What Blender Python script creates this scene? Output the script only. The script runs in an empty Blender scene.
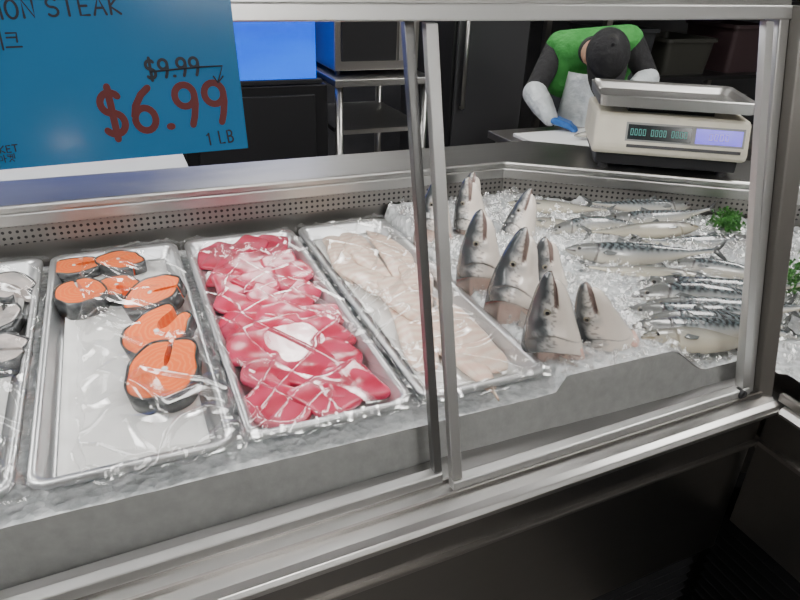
import bpy, bmesh, math, random
from mathutils import Vector, Matrix, noise, Euler
random.seed(7)
C = bpy.context.scene.collection
PI = math.pi
CZ = 1.49            # camera height above the floor; everything is laid out with z measured from the camera, lifted at the end
F = 655.0
RX = Vector((.9206, .1534, -.3589)).normalized()
RY = Vector((-.3894, .4389, -.8097)); RY = (RY - RX * RY.dot(RX)).normalized()
RZ = RX.cross(RY)
def ray(u, v):
    d = Vector((u-400, 300-v, -F)); return Vector((RX.dot(d), RY.dot(d), RZ.dot(d)))
def pz(u, v, z): d = ray(u, v); return d*(z/d.z)
def py(u, v, y): d = ray(u, v); return d*(y/d.y)
def lerp(a, b, t): return a+(b-a)*t
def sm(t): t = max(0, min(1, t)); return t*t*(3-2*t)
def interp(tab, s):
    if s <= tab[0][0]: return tab[0][1]
    for (a, va), (b, vb) in zip(tab, tab[1:]):
        if s <= b:
            return lerp(va, vb, (s-a)/(b-a))
    return tab[-1][1]
def mixc(a, b, t):
    t = max(0, min(1, t)); return tuple(a[i]+(b[i]-a[i])*t for i in range(3))

# ------------------------------------------------------------ materials
def newmat(name):
    m = bpy.data.materials.new(name); m.use_nodes = True
    nt = m.node_tree; return m, nt, nt.nodes['Principled BSDF'], nt.nodes['Material Output']
def M(name, col, rough=.5, metal=0, col2=None, nscale=8, stretch=(1,1,1), bump=None, spec=None, emis=None, coat=0, sss=0, attr=False, lo=.35, hi=.65, rvar=0, emis2=None):
    m, nt, p, out = newmat(name)
    L = nt.links.new; N = nt.nodes.new
    p.inputs['Base Color'].default_value = (*col, 1)
    p.inputs['Roughness'].default_value = rough
    p.inputs['Metallic'].default_value = metal
    if coat: p.inputs['Coat Weight'].default_value = coat; p.inputs['Coat Roughness'].default_value = .08
    if emis:
        p.inputs['Emission Color'].default_value = (*emis[0], 1); p.inputs['Emission Strength'].default_value = emis[1]
    tc = N('ShaderNodeTexCoord'); mp = N('ShaderNodeMapping'); mp.inputs['Scale'].default_value = stretch
    L(tc.outputs['Object'], mp.inputs['Vector'])
    if attr:
        a = N('ShaderNodeAttribute'); a.attribute_name = 'Col'
        L(a.outputs['Color'], p.inputs['Base Color'])
    if col2:
        n = N('ShaderNodeTexNoise'); n.inputs['Scale'].default_value = nscale; n.inputs['Detail'].default_value = 5
        L(mp.outputs['Vector'], n.inputs['Vector'])
        r = N('ShaderNodeValToRGB'); r.color_ramp.elements[0].position = lo; r.color_ramp.elements[1].position = hi
        r.color_ramp.elements[0].color = (*col, 1); r.color_ramp.elements[1].color = (*col2, 1)
        L(n.outputs['Fac'], r.inputs['Fac']); L(r.outputs['Color'], p.inputs['Base Color'])
        if emis2:
            r2 = N('ShaderNodeValToRGB'); r2.color_ramp.elements[0].position = lo; r2.color_ramp.elements[1].position = hi
            r2.color_ramp.elements[0].color = (*emis[0], 1); r2.color_ramp.elements[1].color = (*emis2, 1)
            L(n.outputs['Fac'], r2.inputs['Fac']); L(r2.outputs['Color'], p.inputs['Emission Color'])
    if rvar:
        n = N('ShaderNodeTexNoise'); n.inputs['Scale'].default_value = nscale
        L(mp.outputs['Vector'], n.inputs['Vector'])
        mr = N('ShaderNodeMapRange'); mr.inputs['To Min'].default_value = max(0, rough-rvar); mr.inputs['To Max'].default_value = rough+rvar
        L(n.outputs['Fac'], mr.inputs['Value']); L(mr.outputs['Result'], p.inputs['Roughness'])
    if bump:
        n = N('ShaderNodeTexNoise'); n.inputs['Scale'].default_value = bump[0]; n.inputs['Detail'].default_value = 4
        L(mp.outputs['Vector'], n.inputs['Vector'])
        b = N('ShaderNodeBump'); b.inputs['Strength'].default_value = bump[1]; b.inputs['Distance'].default_value = bump[2] if len(bump) > 2 else .002
        L(n.outputs['Fac'], b.inputs['Height']); L(b.outputs['Normal'], p.inputs['Normal'])
    return m
STEEL = M('brushed_steel', (.48,.475,.46), .33, 1, nscale=40, stretch=(.15,1,4), bump=(60,.10), rvar=.08)
STEELD = M('dark_brushed_steel', (.30,.285,.27), .38, 1, nscale=14, stretch=(.2,1,5), bump=(50,.05), rvar=.08)
STEELF = M('dark_front_steel', (.20,.193,.185), .34, 1, nscale=14, stretch=(.2,1,5), bump=(50,.012), rvar=.05)  # darker steel of the lower front and wing panels
SILLM = M('sill_metal', (.40,.395,.385), .30, .95, nscale=20, stretch=(.2,1,3), bump=(80,.012), rvar=.03)
ALU = M('aluminium_frame', (.56,.56,.55), .36, .85, nscale=20, bump=(80,.08), rvar=.06)
ALUK = M('grey_aluminium_frame', (.20,.20,.198), .32, .9, nscale=20, bump=(80,.08), rvar=.06)
ALUD = M('grey_post_metal', (.26,.245,.23), .36, .9, nscale=20, bump=(80,.08))
TRAYM = M('tray_aluminium', (.66,.67,.68), .34, .9, nscale=30, bump=(25,.15), rvar=.12)
BLACK = M('black_plastic', (.012,.012,.014), .45, bump=(200,.1))
BLACKM = M('black_metal', (.02,.02,.022), .35, .3, bump=(60,.1))
DARKW = M('dark_wall_panel', (.035,.036,.04), .5, 0, col2=(.07,.07,.075), nscale=2.5)
TILE = M('pale_tile', (.42,.42,.41), .4, col2=(.5,.5,.49), nscale=5)
WALLM = M('store_wall', (.33,.32,.30), .8, col2=(.26,.25,.235), nscale=1.2)
CEILM = M('ceiling_tile', (.6,.6,.58), .9, col2=(.52,.52,.5), nscale=30)
FLOORM = M('grey_brown_floor', (.16,.15,.138), .4, col2=(.21,.195,.18), nscale=6, bump=(30,.1))
PAPER = M('wet_white_paper', (.74,.74,.72), .6, col2=(.84,.84,.82), nscale=18, bump=(45,.5,.003))
WPLAST = M('white_plastic', (.72,.73,.72), .4, bump=(60,.1))
GREENL = M('parsley_leaf', (.02,.12,.015), .5, col2=(.06,.24,.03), nscale=90)
STEM = M('parsley_stem', (.12,.25,.05), .5, col2=(.16,.3,.08), nscale=50)
FISHM = M('wet_fish_skin', (.5,.5,.5), .24, 0, attr=True, bump=(260,.25,.001), coat=.6)
EYEW = M('fish_eye_ring', (.24,.22,.17), .2, .2, bump=(400,.1))
EYEB = M('fish_pupil', (.012,.012,.014), .10, bump=(400,.02))
TROF = M('light_diffuser', (.9,.9,.9), .5, emis=((1,.98,.95), 23), bump=(100,.02))
DOWN = M('downlight_glow', (.9,.9,.9), .5, emis=((1,.93,.82), 60), bump=(100,.02))
LEDM = M('case_lamp_glow', (.9,.9,.9), .5, emis=((1,.99,.97), 21), bump=(100,.02))
WATER = M('glowing_blue_water', (.0,.05,.45), .1, emis=((.0,.055,.70), 1.5), emis2=(.0,.16,1.0), col2=(.0,.08,.6), nscale=2.2, stretch=(.6,1,3), bump=(5,.3), lo=.35, hi=.75)  # tank lighting put into the water itself as a streaky blue glow

def mat_ice():
    m, nt, p, out = newmat('crushed_ice'); L = nt.links.new; N = nt.nodes.new
    tc = N('ShaderNodeTexCoord')
    v = N('ShaderNodeTexVoronoi'); v.inputs['Scale'].default_value = 85; L(tc.outputs['Object'], v.inputs['Vector'])
    n = N('ShaderNodeTexNoise'); n.inputs['Scale'].default_value = 55; n.inputs['Detail'].default_value = 6; L(tc.outputs['Object'], n.inputs['Vector'])
    r = N('ShaderNodeValToRGB'); r.color_ramp.elements[0].color = (.50,.53,.54,1); r.color_ramp.elements[1].color = (.78,.80,.81,1)
    r.color_ramp.elements[0].position = .35; r.color_ramp.elements[1].position = .62
    L(n.outputs['Fac'], r.inputs['Fac']); L(r.outputs['Color'], p.inputs['Base Color'])
    p.inputs['Roughness'].default_value = .16
    a = N('ShaderNodeMath'); a.operation = 'ADD'; L(v.outputs['Distance'], a.inputs[0]); L(n.outputs['Fac'], a.inputs[1])
    b = N('ShaderNodeBump'); b.inputs['Strength'].default_value = .7; b.inputs['Distance'].default_value = .005
    L(a.outputs[0], b.inputs['Height']); L(b.outputs['Normal'], p.inputs['Normal'])
    return m
ICE = mat_ice()
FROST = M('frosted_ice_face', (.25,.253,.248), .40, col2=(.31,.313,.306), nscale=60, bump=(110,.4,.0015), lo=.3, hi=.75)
def mat_film(name, alpha, rough, bump, amap=None, col=(1,1,1)):
    m, nt, p, out = newmat(name); L = nt.links.new; N = nt.nodes.new
    p.inputs['Base Color'].default_value = (*col,1); p.inputs['Metallic'].default_value = 1; p.inputs['Roughness'].default_value = rough; p.inputs['Alpha'].default_value = alpha
    tc = N('ShaderNodeTexCoord')
    if bump:
        n = N('ShaderNodeTexNoise'); n.inputs['Scale'].default_value = bump[0]; n.inputs['Detail'].default_value = 3; L(tc.outputs['Object'], n.inputs['Vector'])
        b = N('ShaderNodeBump'); b.inputs['Strength'].default_value = bump[1]; b.inputs['Distance'].default_value = .003
        L(n.outputs['Fac'], b.inputs['Height']); L(b.outputs['Normal'], p.inputs['Normal'])
    if amap:
        n = N('ShaderNodeTexNoise'); n.inputs['Scale'].default_value = amap[0]; n.inputs['Detail'].default_value = 4; n.inputs['Distortion'].default_value = 1.5; L(tc.outputs['Object'], n.inputs['Vector'])
        mr = N('ShaderNodeMapRange'); mr.inputs['From Min'].default_value = .35; mr.inputs['From Max'].default_value = .72; mr.inputs['To Min'].default_value = amap[1]; mr.inputs['To Max'].default_value = amap[2]
        L(n.outputs['Fac'], mr.inputs['Value']); L(mr.outputs['Result'], p.inputs['Alpha'])
    m.surface_render_method = 'BLENDED'; m.diffuse_color = (1,1,1,.1)
    return m
FILM = mat_film('cling_film', .15, .20, (30,.2), (12,.10,.34))
SHARD = mat_film('ice_shard', .30, .10, (300,.3))

def mat_perf():
    m, nt, p, out = newmat('perforated_steel'); L = nt.links.new; N = nt.nodes.new
    p.inputs['Metallic'].default_value = .9; p.inputs['Roughness'].default_value = .5
    tc = N('ShaderNodeTexCoord'); s = N('ShaderNodeSeparateXYZ'); L(tc.outputs['Object'], s.inputs[0])
    def math_(op, a, b=None, clamp=False):
        n = N('ShaderNodeMath'); n.operation = op; n.use_clamp = clamp
        if isinstance(a, (int, float)): n.inputs[0].default_value = a
        else: L(a, n.inputs[0])
        if b is not None:
            if isinstance(b, (int, float)): n.inputs[1].default_value = b
            else: L(b, n.inputs[1])
        return n.outputs[0]
    fx = math_('SUBTRACT', math_('FRACT', math_('DIVIDE', s.outputs['X'], .0125)), .5)
    fz = math_('SUBTRACT', math_('FRACT', math_('DIVIDE', s.outputs['Z'], .0125)), .5)
    d = math_('SQRT', math_('ADD', math_('MULTIPLY', fx, fx), math_('MULTIPLY', fz, fz)))
    k = math_('LESS_THAN', d, .24)
    mx = N('ShaderNodeMix'); mx.data_type = 'RGBA'; L(k, mx.inputs['Factor'])
    mx.inputs[6].default_value = (.30,.285,.27,1); mx.inputs[7].default_value = (.01,.01,.01,1)
    L(mx.outputs[2], p.inputs['Base Color'])
    L(math_('SUBTRACT', .9, math_('MULTIPLY', k, .9)), p.inputs['Metallic'])
    return m
PERF = mat_perf()
def mat_wave(name, c1, c2, scale, dist, rough=.3, kind='RINGS', coat=.5, detail=2, w=(.45,.8), dirn='X'):
    m, nt, p, out = newmat(name); L = nt.links.new; N = nt.nodes.new
    tc = N('ShaderNodeTexCoord'); wv = N('ShaderNodeTexWave'); wv.wave_type = kind
    if kind == 'RINGS': wv.rings_direction = 'Z'
    else: wv.bands_direction = dirn
    wv.inputs['Scale'].default_value = scale; wv.inputs['Distortion'].default_value = dist; wv.inputs['Detail'].default_value = detail; wv.inputs['Detail Scale'].default_value = 1.5
    L(tc.outputs['Object'], wv.inputs['Vector'])
    r = N('ShaderNodeValToRGB'); r.color_ramp.elements[0].position = w[0]; r.color_ramp.elements[1].position = w[1]
    r.color_ramp.elements[0].color = (*c1, 1); r.color_ramp.elements[1].color = (*c2, 1)
    L(wv.outputs['Fac'], r.inputs['Fac']); L(r.outputs['Color'], p.inputs['Base Color'])
    p.inputs['Roughness'].default_value = rough; p.inputs['Coat Weight'].default_value = coat; p.inputs['Coat Roughness'].default_value = .15
    b = N('ShaderNodeBump'); b.inputs['Strength'].default_value = .10; b.inputs['Distance'].default_value = .001
    L(wv.outputs['Fac'], b.inputs['Height']); L(b.outputs['Normal'], p.inputs['Normal'])
    return m
SALMON = mat_wave('salmon_flesh', (.90,.15,.022), (.92,.225,.06), 40, 6.0, .4, w=(.5,1.0), coat=.2, detail=4)
SKIN = M('salmon_skin', (.020,.022,.025), .28, .2, col2=(.085,.09,.09), nscale=60, coat=.5, bump=(300,.2,.001))
TUNA = mat_wave('tuna_flesh', (.47,.014,.055), (.58,.045,.11), 6, 6.0, .30, 'BANDS', w=(.1,1.0), coat=.5, detail=4)
FILLET = mat_wave('white_fish_flesh', (.76,.53,.42), (.82,.68,.56), 14, 5.0, .38, 'BANDS', w=(.1,1.0), coat=.4, detail=3)
GREYFISH = M('grey_fish_flesh', (.40,.38,.37), .3, col2=(.66,.58,.54), nscale=30, coat=.5)
CUT = M('cut_pink_flesh', (.76,.46,.38), .35, col2=(.80,.62,.52), nscale=50, coat=.5, bump=(120,.4))

# ------------------------------------------------------------ mesh builder
class MB:
    def __init__(s): s.v = []; s.f = []; s.mi = []; s.c = []; s.cur = 0
    def add(s, vs, fs, cols=None):
        o = len(s.v); s.v += [Vector(p) for p in vs]
        s.c += cols if cols else [(1,1,1)]*len(vs)
        for f in fs: s.f.append([i+o for i in f]); s.mi.append(s.cur)
    def hexa(s, p): s.add(p, [(0,3,2,1),(4,5,6,7),(0,1,5,4),(1,2,6,5),(2,3,7,6),(3,0,4,7)])
    def box(s, x0, x1, y0, y1, z0, z1):
        s.hexa([(x0,y0,z0),(x1,y0,z0),(x1,y1,z0),(x0,y1,z0),(x0,y0,z1),(x1,y0,z1),(x1,y1,z1),(x0,y1,z1)])
    def prism(s, poly, z0, z1):
        n = len(poly)
        s.add([(x,y,z0) for x,y in poly]+[(x,y,z1) for x,y in poly],
              [tuple(range(n))[::-1], tuple(range(n,2*n))]+[(i,(i+1)%n,(i+1)%n+n,i+n) for i in range(n)])
    def profx(s, prof, x0, x1):   # (y,z) profile extruded along x
        n = len(prof)
        s.add([(x0,y,z) for y,z in prof]+[(x1,y,z) for y,z in prof],
              [tuple(range(n)), tuple(range(n,2*n))[::-1]]+[(i,i+n,(i+1)%n+n,(i+1)%n) for i in range(n)])
    def loft(s, rings, cap0=True, cap1=True, cols=None):
        n = len(rings[0]); vs = [p for r in rings for p in r]; fs = []
        for k in range(len(rings)-1):
            for i in range(n):
                j = (i+1) % n; fs.append((k*n+i, k*n+j, (k+1)*n+j, (k+1)*n+i))
        if cap0: fs.append(tuple(range(n))[::-1])
        if cap1: fs.append(tuple(range((len(rings)-1)*n, len(rings)*n)))
        s.add(vs, fs, cols)
    def tube(s, pts, r, n=8, flat=None):
        pts = [Vector(p) for p in pts]; rings = []
        rr = r if isinstance(r, (list, tuple)) else [r]*len(pts)
        up = Vector((0,0,1))
        for i, p in enumerate(pts):
            t = (pts[min(i+1, len(pts)-1)]-pts[max(i-1, 0)])
            if t.length < 1e-9: t = Vector((1,0,0))
            t.normalize()
            a = t.cross(up)
            if a.length < .05: a = t.cross(Vector((0,1,0)))
            a.normalize(); b = a.cross(t)
            rings.append([p+a*math.cos(2*PI*k/n)*rr[i]+b*math.sin(2*PI*k/n)*rr[i]*(flat or 1) for k in range(n)])
        s.loft(rings)
    def capsule(s, p, q, r1, r2, n=16):
        p = Vector(p); q = Vector(q); t = (q-p); L = t.length
        if L < 1e-6: t = Vector((0,0,1)); L = 0
        t.normalize(); a = t.orthogonal().normalized(); b = t.cross(a); rings = []
        prof = [(-r1*math.cos(x*PI/12), r1*math.sin(x*PI/12)) for x in range(1, 7)]+[(L+r2*math.cos(x*PI/12), r2*math.sin(x*PI/12)) for x in range(6, 0, -1)]
        for h, r in prof: rings.append([p+t*h+a*math.cos(2*PI*k/n)*r+b*math.sin(2*PI*k/n)*r for k in range(n)])
        s.loft(rings)
    def ell(s, c, r, rot=None, n=20, m=12):
        c = Vector(c); rings = []
        for k in range(1, m):
            th = PI*k/m; ring = []
            for i in range(n):
                ph = 2*PI*i/n
                v = Vector((r[0]*math.sin(th)*math.cos(ph), r[1]*math.sin(th)*math.sin(ph), -r[2]*math.cos(th)))
                if rot: v = rot @ v
                ring.append(c+v)
            rings.append(ring)
        s.loft(rings)
    def build(s, name, mats, parent=None, smooth=False, bevel=0, off=None, solid=0):
        if not isinstance(mats, (list, tuple)): mats = [mats]
        me = bpy.data.meshes.new(name)
        vs = s.v
        base = off if off is not None else (parent.location if parent is not None else Vector((0,0,0)))
        me.from_pydata([v-Vector(base) for v in vs], [], s.f)
        for m in mats: me.materials.append(m)
        me.polygons.foreach_set('material_index', s.mi)
        if any(c != (1,1,1) for c in s.c):
            at = me.color_attributes.new('Col', 'FLOAT_COLOR', 'POINT')
            at.data.foreach_set('color', [x for c in s.c for x in (*c, 1)])
        if smooth: me.polygons.foreach_set('use_smooth', [True]*len(me.polygons))
        me.update()
        o = bpy.data.objects.new(name, me); C.objects.link(o)
        if parent is not None: o.parent = parent
        if bevel:
            b = o.modifiers.new('bevel', 'BEVEL'); b.width = bevel; b.segments = 2; b.limit_method = 'ANGLE'
        if solid:
            b = o.modifiers.new('solid', 'SOLIDIFY'); b.thickness = solid
        return o
ZERO = Vector((0,0,0))
def tag(o, label, cat, group=None, kind=None):
    o['label'] = label; o['category'] = cat
    if group: o['group'] = group
    if kind: o['kind'] = kind
    return o
def thing(name, label, cat, loc=(0,0,0), group=None):
    o = bpy.data.objects.new(name, None); C.objects.link(o); o.location = loc; o.empty_display_size = .05
    return tag(o, label, cat, group)
def struct(name, mb, m, **k):
    o = mb.build(name, m, **k); o['kind'] = 'structure'; return o
def dup(root, label=None):
    r = root.copy(); C.objects.link(r)
    if label: r['label'] = label
    for ch in root.children:
        c = ch.copy(); C.objects.link(c); c.parent = r
        for g in ch.children:
            d = g.copy(); C.objects.link(d); d.parent = c
    return r
def box(*a): m = MB(); m.box(*a); return m

# ------------------------------------------------------------ room
FZ = -CZ
struct('floor', box(-6,9,-8,4.7,FZ-.05,FZ), FLOORM)
struct('ceiling', box(-6,9,-8,4.7,1.51,1.56), CEILM)
struct('wall_back', box(-6,9,4.6,4.7,FZ,1.51), DARKW)
struct('wall_front', box(-6,9,-8.1,-8,FZ,1.51), WALLM)
struct('wall_left', box(-6.1,-6,-8.1,4.7,FZ,1.51), WALLM)
struct('wall_right', box(9,9.1,-8.1,4.7,FZ,1.51), WALLM)
ord_ = ['first','second','third','fourth','fifth','sixth','seventh','eighth','ninth','tenth','eleventh','twelfth','thirteenth','fourteenth']
def troffer(x, y, label):
    t = thing('ceiling_light', label, 'ceiling light', (x,y,1.5), 'recessed ceiling panel lights')
    m = MB(); 
    for a in ((-.33,.33,-.70,-.66),(-.33,.33,.66,.70),(-.33,-.30,-.66,.66),(.30,.33,-.66,.66)): m.box(a[0],a[1],a[2],a[3],-.02,.01)
    m.build('frame', WPLAST, t, off=ZERO)
    box(-.30,.30,-.66,.66,-.008,.004).build('diffuser', TROF, t, off=ZERO)
troffer(3.08,-4.9,'ceiling panel light behind the customer, nearest of its row')
troffer(5.17,-4.9,'ceiling panel light behind the customer, middle of its row')
troffer(7.3,-4.9,'ceiling panel light behind the customer, farthest right of its row')
troffer(.95,3.7,'ceiling panel light over the staff side of the counter')
troffer(-1.6,3.7,'ceiling panel light over the blue tank')
troffer(-1.6,1.2,'ceiling panel light over the left end of the case')
troffer(2.6,1.0,'ceiling panel light over the staff aisle beyond the scale')
troffer(.6,-1.6,'ceiling panel light above the customers in front of the case')
troffer(-2.2,-2.6,'ceiling panel light over the shop floor on the left')
def downlight(x, y, label):
    t = thing('downlight', label, 'ceiling lamp', (x,y,1.5), 'round recessed downlights')
    m = MB(); n = 24
    m.loft([[(math.cos(2*PI*k/n)*r, math.sin(2*PI*k/n)*r, z) for k in range(n)] for r, z in ((.11,.0),(.11,-.015),(.085,-.015),(.08,.0))], False, False)
    m.build('trim_ring', WPLAST, t, off=ZERO, smooth=True)
    m = MB(); m.loft([[(math.cos(2*PI*k/n)*.08, math.sin(2*PI*k/n)*.08, z) for k in range(n)] for z in (-.006, .004)])
    m.build('lens', DOWN, t, off=ZERO)
downlight(1.95,-3.66,'round downlight nearest the display case')
downlight(2.03,-5.71,'round downlight far behind the customer on the right')
downlight(-.44,-5.51,'round downlight mirrored in the blue price sign')

# ------------------------------------------------------------ display case
KX = .2535
def gy(z, off=0): return .60+(z+.641)*KX+off
case = thing('display_case', 'long stainless steel refrigerated fish display case turning a corner on the right', 'display case', (0,.9,FZ))
BX, BY = .87, 1.357
DX, DY = .824, -.566
NX, NY = .566, .824
def dg(s, o): return (BX+DX*s+NX*o, BY+DY*s+NY*o)
FRONT = []
m = MB()
led = [(-1.3,1.357),(BX,BY),dg(1.15,0),dg(1.15,.2),(1.04,1.53),(-1.3,1.53)]
m.prism(led, -.456, -.438)
m.build('ledge_top', STEEL, case, bevel=.005)
m = MB(); m.prism([(-1.3,1.361),(BX+.002,1.361),dg(1.15,.004),dg(1.15,.03),(BX+.012,1.39),(-1.3,1.39)], -.482, -.456)
m.build('ledge_fascia', STEEL, case, bevel=.003)
m = MB(); m.box(0,2.18,-.004,.004,-.019,.019); o = m.build('perforated_strip', PERF, case, off=ZERO); o.location = (-1.3,1.374-.9,-.501-FZ)
m = MB(); m.box(0,1.15,-.004,.004,-.019,.019); o = m.build('perforated_strip', PERF, case, off=ZERO)
q = dg(0,.016); o.location = (q[0], q[1]-.9, -.501-FZ); o.rotation_euler.z = math.atan2(DY, DX)
m = MB(); m.prism([(-1.3,1.380),(BX+.006,1.380),dg(1.15,.024),dg(1.15,.06),(BX+.02,1.44),(-1.3,1.44)], -.98, -.476)
m.build('rear_liner', STEELD, case)
m = MB(); m.prism([(-1.3,1.47),(1.0,1.47),dg(1.15,.17),dg(1.15,.2),(1.04,1.53),(-1.3,1.53)], FZ+.05, -.457)
m.build('rear_panel', STEELD, case)
m = MB(); m.prism([(-1.3,.50),(.97,.60),(.97,-.8),(1.8,-.8),(1.8,.72),(BX,1.38),(-1.3,1.38)], -.76, -.735)
m.build('bottom_pan', STEELD, case)
prof = [(.66,-.632),(.565,-.632),(.555,-.635),(.550,-.641),(.551,-.649),(.558,-.653),(.66,-.653)]
m = MB(); m.profx(prof, -1.3, .962); FRONT.append(m.build('front_sill', SILLM, case, smooth=False, bevel=.001))
m = MB(); m.profx([(.585,-.6325),(.585,-.626),(.589,-.626),(.589,-.6325)], -1.3, .93); m.profx([(.612,-.6325),(.612,-.626),(.616,-.626),(.616,-.6325)], -1.3, .93)
FRONT.append(m.build('door_track', STEELD, case))
m = MB()
pw = [(1.01,-.632),(.948,-.632),(.938,-.636),(.932,-.644),(.934,-.650),(.942,-.653),(1.01,-.653)]
n = len(pw)
m.add([(x,-.8,z) for x,z in pw]+[(x,.550,z) for x,z in pw], [tuple(range(n))[::-1], tuple(range(n,2*n))]+[(i,(i+1)%n,(i+1)%n+n,i+n) for i in range(n)])
m.build('wing_sill', SILLM, case)
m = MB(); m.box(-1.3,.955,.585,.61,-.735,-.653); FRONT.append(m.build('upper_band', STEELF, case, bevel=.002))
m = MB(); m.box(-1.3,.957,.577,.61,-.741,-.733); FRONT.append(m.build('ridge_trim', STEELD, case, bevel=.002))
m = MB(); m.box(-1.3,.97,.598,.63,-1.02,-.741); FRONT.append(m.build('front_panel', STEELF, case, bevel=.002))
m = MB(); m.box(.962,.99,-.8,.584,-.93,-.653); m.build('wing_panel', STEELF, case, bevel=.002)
m = MB(); m.box(.955,.963,-.8,.584,-.741,-.733); m.build('wing_ridge_trim', STEELD, case)
m = MB(); m.box(-1.3,.99,.66,.68,FZ+.08,-1.02)
for k in range(14): 
    z = -1.035-k*.025; m.hexa([(-1.3,.625,z-.012),(.97,.625,z-.012),(.97,.66,z),(-1.3,.66,z),(-1.3,.625,z-.009),(.97,.625,z-.009),(.97,.66,z+.003),(-1.3,.66,z+.003)])
FRONT.append(m.build('vent_grille', BLACKM, case))
m = MB(); m.box(1.03,1.05,-.8,.66,FZ+.08,-.93)
for k in range(16):
    z = -.945-k*.025; m.hexa([(.99,-.8,z-.012),(1.03,-.8,z),(1.03,.62,z),(.99,.62,z-.012),(.99,-.8,z-.009),(1.03,-.8,z+.003),(1.03,.62,z+.003),(.99,.62,z-.009)])
m.build('vent_grille', BLACKM, case)
m = MB(); m.box(-1.3,1.8,.69,1.45,FZ,FZ+.08); m.box(1.06,1.8,-.8,.7,FZ,FZ+.08); m.build('kick_plinth', BLACK, case)
def slab(m, x0, x1, z0, z1, o0, o1):
    m.hexa([(x0,gy(z0,o0),z0),(x1,gy(z0,o0),z0),(x1,gy(z0,o1),z0),(x0,gy(z0,o1),z0),(x0,gy(z1,o0),z1),(x1,gy(z1,o0),z1),(x1,gy(z1,o1),z1),(x0,gy(z1,o1),z1)])
m = MB(); slab(m,-1.3,.95,-.062,-.044,-.014,.03); FRONT.append(m.build('top_rail', ALU, case, bevel=.002))
m = MB(); slab(m,-1.3,.95,-.044,-.005,-.004,.026); m.box(-1.3,.95,.77,.93,-.022,-.005); FRONT.append(m.build('canopy', STEEL, case))
m = MB(); m.box(-1.1,.9,.86,.90,-.036,-.024); FRONT.append(m.build('lamp_tube', LEDM, case))
m = MB()
m.hexa([(.905,.597,-.632),(.925,.597,-.632),(.925,.62,-.632),(.905,.62,-.632),(.913,gy(-.044,-.012),-.044),(.933,gy(-.044,-.012),-.044),(.933,gy(-.044,.015),-.044),(.913,gy(-.044,.015),-.044)])
m.build('corner_post', ALU, case, bevel=.002)
m = MB()
m.hexa([(.926,.588,-.632),(.944,.575,-.632),(.948,.61,-.632),(.926,.618,-.632),(.934,.718,-.044),(.955,.705,-.044),(.960,.755,-.044),(.934,.755,-.044)])
m.build('corner_mullion', ALUD, case, bevel=.002)
m = MB(); m.tube([(.885,.585,-.622),(.885,.60,-.622)], .008, 12); m.build('roller', BLACK, case, smooth=True)

# sliding doors
def door(label, x0, x1, off, sl, sr, sm_=None, wr=.016):
    d = thing('sliding_glass_door', label, 'glass door', ((x0+x1)/2, gy(-.6,off), -.626), 'sliding glass doors of the case')
    m = MB(); slab(m, x0, x1, -.629, -.615, off-.008, off+.008); m.build('bottom_rail', ALU, d, bevel=.002)
    if sl: m = MB(); slab(m, x0, x0+.015, -.614, -.064, off-.006, off+.006); m.build('stile', ALU, d, bevel=.001)
    if sr: m = MB(); slab(m, x1-wr, x1, -.614, -.064, off-.006, off+.006); m.build('stile', sm_ or ALU, d, bevel=.001)
    return d
FRONT.append(door('wide sliding glass door in front of the steel trays, left of the bright centre post', -.95, .335, .016, True, True, ALUK, .012))
FRONT.append(door('sliding glass door in front of the whole fish and fish heads, right of the centre post', .339, .905, -.006, True, True))
d = thing('side_door', 'glass side door track beyond the dark corner post at the right edge', 'glass door', (.955,.1,-.63))
m = MB(); m.box(.942,.955,-.8,.565,-.632,-.618); m.build('bottom_rail', ALUD, d, bevel=.002)
# the front of the case runs about two and a half degrees off the trays: turn it about the corner post
TH = .040; RZT = Matrix.Rotation(TH, 3, 'Z')
for o in FRONT:
    piv = Vector((.93,.60,0)) - (Vector((0,.9,0)) if o.parent else Vector((0,0,0)))
    z = o.location.z; v = o.location-piv; v.z = 0; v = RZT @ v
    o.location = (piv.x+v.x, piv.y+v.y, z); o.rotation_euler.z = TH

# ------------------------------------------------------------ ice
def icez(x, y):
    zl = -.5725+.0015*noise.noise(Vector((x*30,y*30,0)))
    q = sm((y-.66)/.06) if y > .6 else 1
    zr = -.545+.022*sm((y-.75)/.5)+q*(.009*noise.noise(Vector((x*14,y*14,1)))+.008*noise.noise(Vector((x*45,y*45,5)))+.006*noise.noise(Vector((x*100,y*100,9))))
    zr -= .055*sm((.86-y)/.2)*sm((x-.76)/.10)
    return lerp(zl, zr, sm((x-.545)/.02))
ice = MB(); st = .0075
def in_case(x, y):
    if y > 1.372: return False
    if (x-BX)*NX+(y-BY)*NY > .012 : return False
    if y < .645 and x < .965: return False
    return x < 1.75
idx = {}
nx = int(2.95/st); ny = int(2.0/st)
def gv(i, j):
    if (i, j) not in idx:
        x = -1.2+i*st; y = -.63+j*st
        if abs(y-.645) < st*.6: y = .645
        idx[(i, j)] = len(ice.v); ice.v.append(Vector((x,y,icez(x,y)))); ice.c.append((1,1,1))
    return idx[(i, j)]
for i in range(nx):
    for j in range(ny):
        x = -1.2+(i+.5)*st; y = -.63+(j+.5)*st
        if in_case(x, y): ice.f.append([gv(i,j), gv(i+1,j), gv(i+1,j+1), gv(i,j+1)]); ice.mi.append(0)
o = ice.build('crushed_ice', ICE, smooth=True); tag(o, 'bed of crushed ice filling the display case', 'ice', kind='stuff')
m = MB(); NXF = 260; NZF = 16
vs = []; fs = []
for k in range(NZF+1):
    for i in range(NXF+1):
        x = -1.2+i*(2.16/NXF); top = icez(x, .65)-.002
        z = lerp(top, -.735, k/NZF)
        y = .645-.02*(k/NZF)+.002*noise.noise(Vector((x*12,z*12,3)))
        if k == 0: y = .648
        vs.append((x,y,z))
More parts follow.
